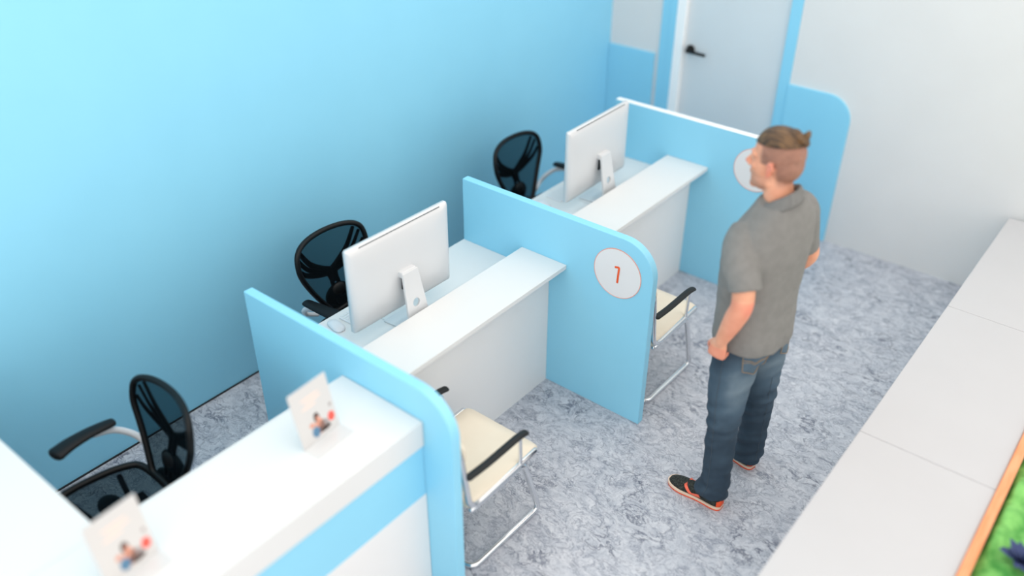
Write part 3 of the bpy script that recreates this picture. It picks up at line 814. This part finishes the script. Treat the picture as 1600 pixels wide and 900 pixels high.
    bm = bmesh.new(); rows = []
    for i in range(37):
        a = R(90+24+ (312)*i/36); ca, sa = math.cos(a), math.sin(a); row = []
        for (rr, z, ex) in ((.0655, 1.595, 0), (.0705, 1.626, .0), (.0795, 1.617, 0), (.100, 1.572, .006)):
            fr = (sa+1)/2                                  # 0 at the nape, 1 at the throat
            p = Vector((rr*ca*1.0, -.036+rr*sa*1.02+.02*fr, z-.115*fr**1.1+.22*rr*ca))
            row.append(bm.verts.new(p))
        rows.append(row)
    for A, B in zip(rows, rows[1:]):
        for k in range(3): bm.faces.new((A[k], A[k+1], B[k+1], B[k]))
    for v in bm.verts: v.co = Matrix.Rotation(R(-10), 3, 'Z') @ v.co
    c = obj('collar', bm, M['collar'], shirt, smooth=True); so = c.modifiers.new('thick', 'SOLIDIFY'); so.thickness = .004; so.offset = 0
    ss = c.modifiers.new('sub', 'SUBSURF'); ss.levels = 1; ss.render_levels = 1
    # ---- jeans
    bm = bmesh.new()
    loft(bm, [ring(z, 0, cy, hw, hd, 48, 2.3) for z, cy, hw, hd in ((.80, -.028, .165, .118), (.86, -.03, .176, .130), (.93, -.03, .172, .128), (1.0, -.025, .162, .118))])
    LL = [(-.088, -.005, .87), (-.112, -.012, .74), (-.140, -.018, .62), (-.168, -.032, .48), (-.186, -.045, .32), (-.197, -.055, .16), (-.2, -.048, .11), (-.2, -.042, .067)]
    RL = [(.085, -.045, .87), (.098, -.056, .74), (.108, -.062, .62), (.120, -.070, .47), (.131, -.072, .31), (.140, -.070, .16), (.142, -.060, .10), (.144, -.052, .055)]
    for pts in (LL, RL): limb(bm, pts, [.108, .102, .090, .076, .069, .069, .074, .079], 8, 28, dome=False)
    me = remeshed(bm, .0058, 6); NR = [v.normal.copy() for v in me.vertices]
    wa = me.attributes.new('wash', 'FLOAT', 'POINT')
    for v in me.vertices:
        p = v.co
        hem = max(0, min(1, (.30-p.z)/.2)); kn = math.exp(-((p.z-.46)/.10)**2); cr = math.exp(-((p.z-.80)/.08)**2)
        a = noise.noise(Vector((p.x*8, p.y*8, p.z*26+p.y*10))); b = noise.noise(Vector((p.x*20, p.y*20, p.z*34)))
        v.co += NR[v.index]*((.012*hem+.008*kn+.006*cr+.003)*a+.0035*b*(.4+hem+kn))
        side = -1 if p.x < -.02 else 1
        pts = LL if side < 0 else RL
        back = math.exp(-((p.z-.74)/.10)**2); thigh = math.exp(-((p.z-.62)/.14)**2)
        wa.data[v.index].value = -.10+.42*back*max(0, min(1, (-p.y+.02)/.08))+.22*thigh+.12*a
    jeans = mesh_obj('jeans', me, M['jeans'], body)
    bvh = BVHTree.FromPolygons([v.co for v in me.vertices], [tuple(pp.vertices) for pp in me.polygons])
    def on_back(ctr, phi, z, off=.0012):
        o = Vector((ctr[0], ctr[1], z)); d = Vector((math.cos(phi), math.sin(phi), 0))
        h = bvh.ray_cast(o+d*.5, -d)
        return (h[0]+h[1]*off) if h[0] else o+d*.17
    for nm, ctr, ph, sgn in (('back_pocket', (-.075, -.03), R(236), 1), ('back_pocket', (.075, -.05), R(286), -1)):
        w = .62
        outl = [(-w, .905), (-w*.98, .85), (-w*.90, .795), (0, .765), (w*.90, .795), (w*.98, .85), (w, .905)]
        seq = []
        for (a0, z0), (a1, z1) in zip(outl, outl[1:]+outl[:1]):
            for k in range(6): seq.append((a0+(a1-a0)*k/6, z0+(z1-z0)*k/6))
        bm = bmesh.new(); cvt = bm.verts.new(on_back(ctr, ph, .84, .0035)); rings = []
        for f in (1, .8, .55, .3): rings.append([bm.verts.new(on_back(ctr, ph+a*f, .84+(z-.84)*f, .0035 if f < 1 else .0005)) for a, z in seq])
        n = len(seq)
        for A, B in zip(rings, rings[1:]):
            for j in range(n): bm.faces.new((A[j], A[(j+1) % n], B[(j+1) % n], B[j]))
        for j in range(n): bm.faces.new((rings[-1][j], rings[-1][(j+1) % n], cvt))
        wl = bm.verts
        pk = obj(nm, bm, M['jeans'], jeans, smooth=True)
        av = pk.data.attributes.new('wash', 'FLOAT', 'POINT')
        for i in range(len(av.data)): av.data[i].value = .30
        bm = bmesh.new()
        sweep(bm, [on_back(ctr, ph+a*.95, .84+(z-.84)*.95, .0034) for a, z in seq], .0016, n=6, closed=True)
        zz = [(-.55, .872), (-.25, .868), (0, .852), (.25, .868), (.55, .872)]
        sweep(bm, catmull([on_back(ctr, ph+a, z-.02, .0040) for a, z in zz], 5), .0016, n=6); sweep(bm, catmull([on_back(ctr, ph+a, z-.03, .0040) for a, z in zz], 5), .0014, n=6)
        obj('pocket_stitching', bm, M['stitch'], pk, smooth=True)
    # side seam and front pocket edge on his left leg, inner seam of the right one
    def snap(p, d):
        h = bvh.ray_cast(Vector(p)+Vector(d)*.4, -Vector(d)); return h[0]+h[1]*.0008 if h[0] else Vector(p)
    bm = bmesh.new(); q = catmull(LL, 8); sweep(bm, [snap(p, Vector((-1, .12, 0)).normalized()) for p in q[2:-3] if p.z > .08], .0009, n=6)
    obj('side_seam', bm, M['seam'], jeans, smooth=True)
    bm = bmesh.new(); q = catmull(RL, 8); sweep(bm, [snap(p, Vector((-.55, -.83, 0)).normalized()) for p in q[14:-3] if p.z > .08], .0009, n=6)
    obj('inner_seam', bm, M['seam'], jeans, smooth=True)
    # ---- shoes
    def shoe(heel, toe, side):
        heel = Vector((*heel, 0)); toe = Vector((*toe, 0)); L_ = (toe-heel).length; ax = (toe-heel)/L_; sx = Vector((ax.y, -ax.x, 0))   # sx = his right
        def W(u, x, z): return heel+ax*(u*L_)+sx*x+Vector((0, 0, z))
        # half widths along the foot (outer, inner), inner side slightly straighter
        prof = [(0, .012), (.02, .022), (.06, .030), (.15, .034), (.3, .034), (.45, .036), (.6, .043), (.72, .047), (.84, .043), (.92, .034), (.97, .022), (1.0, .006)]
        def outline(k, u0=0, u1=1, n=5):
            us = [v for v in catmull([Vector((u, w_, 0)) for u, w_ in prof], n)]
            return us
        us = outline(1)
        def slab(z0, z1, grow, mt, nm, par, lift):
            bm = bmesh.new()
            def loop(z, g): 
                pts = []
                for sgn, seq in ((1, us), (-1, us[::-1])):
                    for v in seq:
                        u = v.x*1.0; pts.append(W(-.0+u*(1+g*.0), sgn*(v.y+g), z+lift*max(0, u-.8)**2*1.2))
                return pts
            loft(bm, [loop(z0, grow*.8), loop((z0+z1)/2, grow), loop(z1, grow*.85)])
            return obj(nm, bm, mt, par, smooth=False, bevel=.001)
        # upper: rings along the foot
        bm = bmesh.new(); rings = []
        hts = [(.0, .050, .7), (.03, .074, .85), (.10, .086, .95), (.22, .088, .98), (.34, .086, 1), (.45, .076, 1), (.58, .064, 1), (.70, .056, 1), (.82, .047, 1), (.92, .036, .95), (.985, .022, .8)]
        hh = catmull([Vector(h) for h in hts], 3)
        def wid(u):
            for a, b in zip(us, us[1:]):
                if a.x <= u <= b.x: return a.y+(b.y-a.y)*(u-a.x)/max(1e-6, b.x-a.x)
            return .01
        n = 24
        for h in hh:
            u, ht, k = h; w_ = wid(max(.012, min(.985, u)))*.97; rg = []
            for j in range(n):
                a = 2*math.pi*j/n; ca, sa = math.cos(a), math.sin(a)
                up = max(0, sa); x = w_*math.copysign(abs(ca)**.75, ca)*(1-.25*up**2)
                z = .020+(ht-.020)*abs(sa)**.9 if sa > 0 else .020-.006*abs(sa)
                rg.append(W(.012+u*.976, x, z+.0144*max(0, u-.8)**2*8))
            rings.append(rg)
        loft(bm, rings); up = obj('shoe', bm, M['shoe_black'], body, smooth=True)
        slab(.0, .009, .0035, M['shoe_orange'], 'outsole', up, .03)
        slab(.0085, .022, .0045, M['shoe_cream'], 'midsole', up, .03)
        sb = BVHTree.FromPolygons([v.co for v in up.data.vertices], [tuple(pp.vertices) for pp in up.data.polygons])
        def sp(u, z, sgn, off=.0015):
            o = W(u, sgn*.2, z); h = sb.ray_cast(o, -sx*sgn); return (h[0]+sx*sgn*off) if h[0] else W(u, sgn*.03, z)
        for sgn in (-1, 1):
            bm = bmesh.new()
            def patch(qs, m=6):
                (a, b, c, d) = qs; g = []
                for i in range(m+1):
                    row = []
                    for j in range(m+1):
                        s, t_ = i/m, j/m
                        u = (a[0]*(1-s)+b[0]*s)*(1-t_)+(d[0]*(1-s)+c[0]*s)*t_; z = (a[1]*(1-s)+b[1]*s)*(1-t_)+(d[1]*(1-s)+c[1]*s)*t_
                        row.append(bm.verts.new(sp(u, z, sgn)))
                    g.append(row)
                for i in range(m):
                    for j in range(m): bm.faces.new((g[i][j], g[i+1][j], g[i+1][j+1], g[i][j+1]))
            patch([(.64, .060), (.67, .052), (.54, .026), (.46, .026)]); patch([(.46, .026), (.54, .030), (.38, .044), (.34, .030)])
            o = obj('side_stripe', bm, M['shoe_coral'], up, smooth=True); so = o.modifiers.new('t', 'SOLIDIFY'); so.thickness = .002; so.offset = 1
        bm = bmesh.new()
        def hp2(a, z):
            d = (-ax*math.cos(a)+sx*math.sin(a)); o = W(.12, 0, z)
            h = sb.ray_cast(o+d*.2, -d); return h[0]+d*.0018 if h[0] else o+d*.03
        g = [[bm.verts.new(hp2(R(-60+12*i), .024+.038*j/4*(1-.3*abs(i-5)/5))) for j in range(5)] for i in range(11)]
        for i in range(10):
            for j in range(4): bm.faces.new((g[i][j], g[i+1][j], g[i+1][j+1], g[i][j+1]))
        o = obj('heel_tab', bm, M['shoe_orange'], up, smooth=True); so = o.modifiers.new('t', 'SOLIDIFY'); so.thickness = .002; so.offset = 1
    shoe((-.210, -.115), (-.200, .178), -1)
    shoe((.132, -.112), (.196, .178), 1)
build_person()
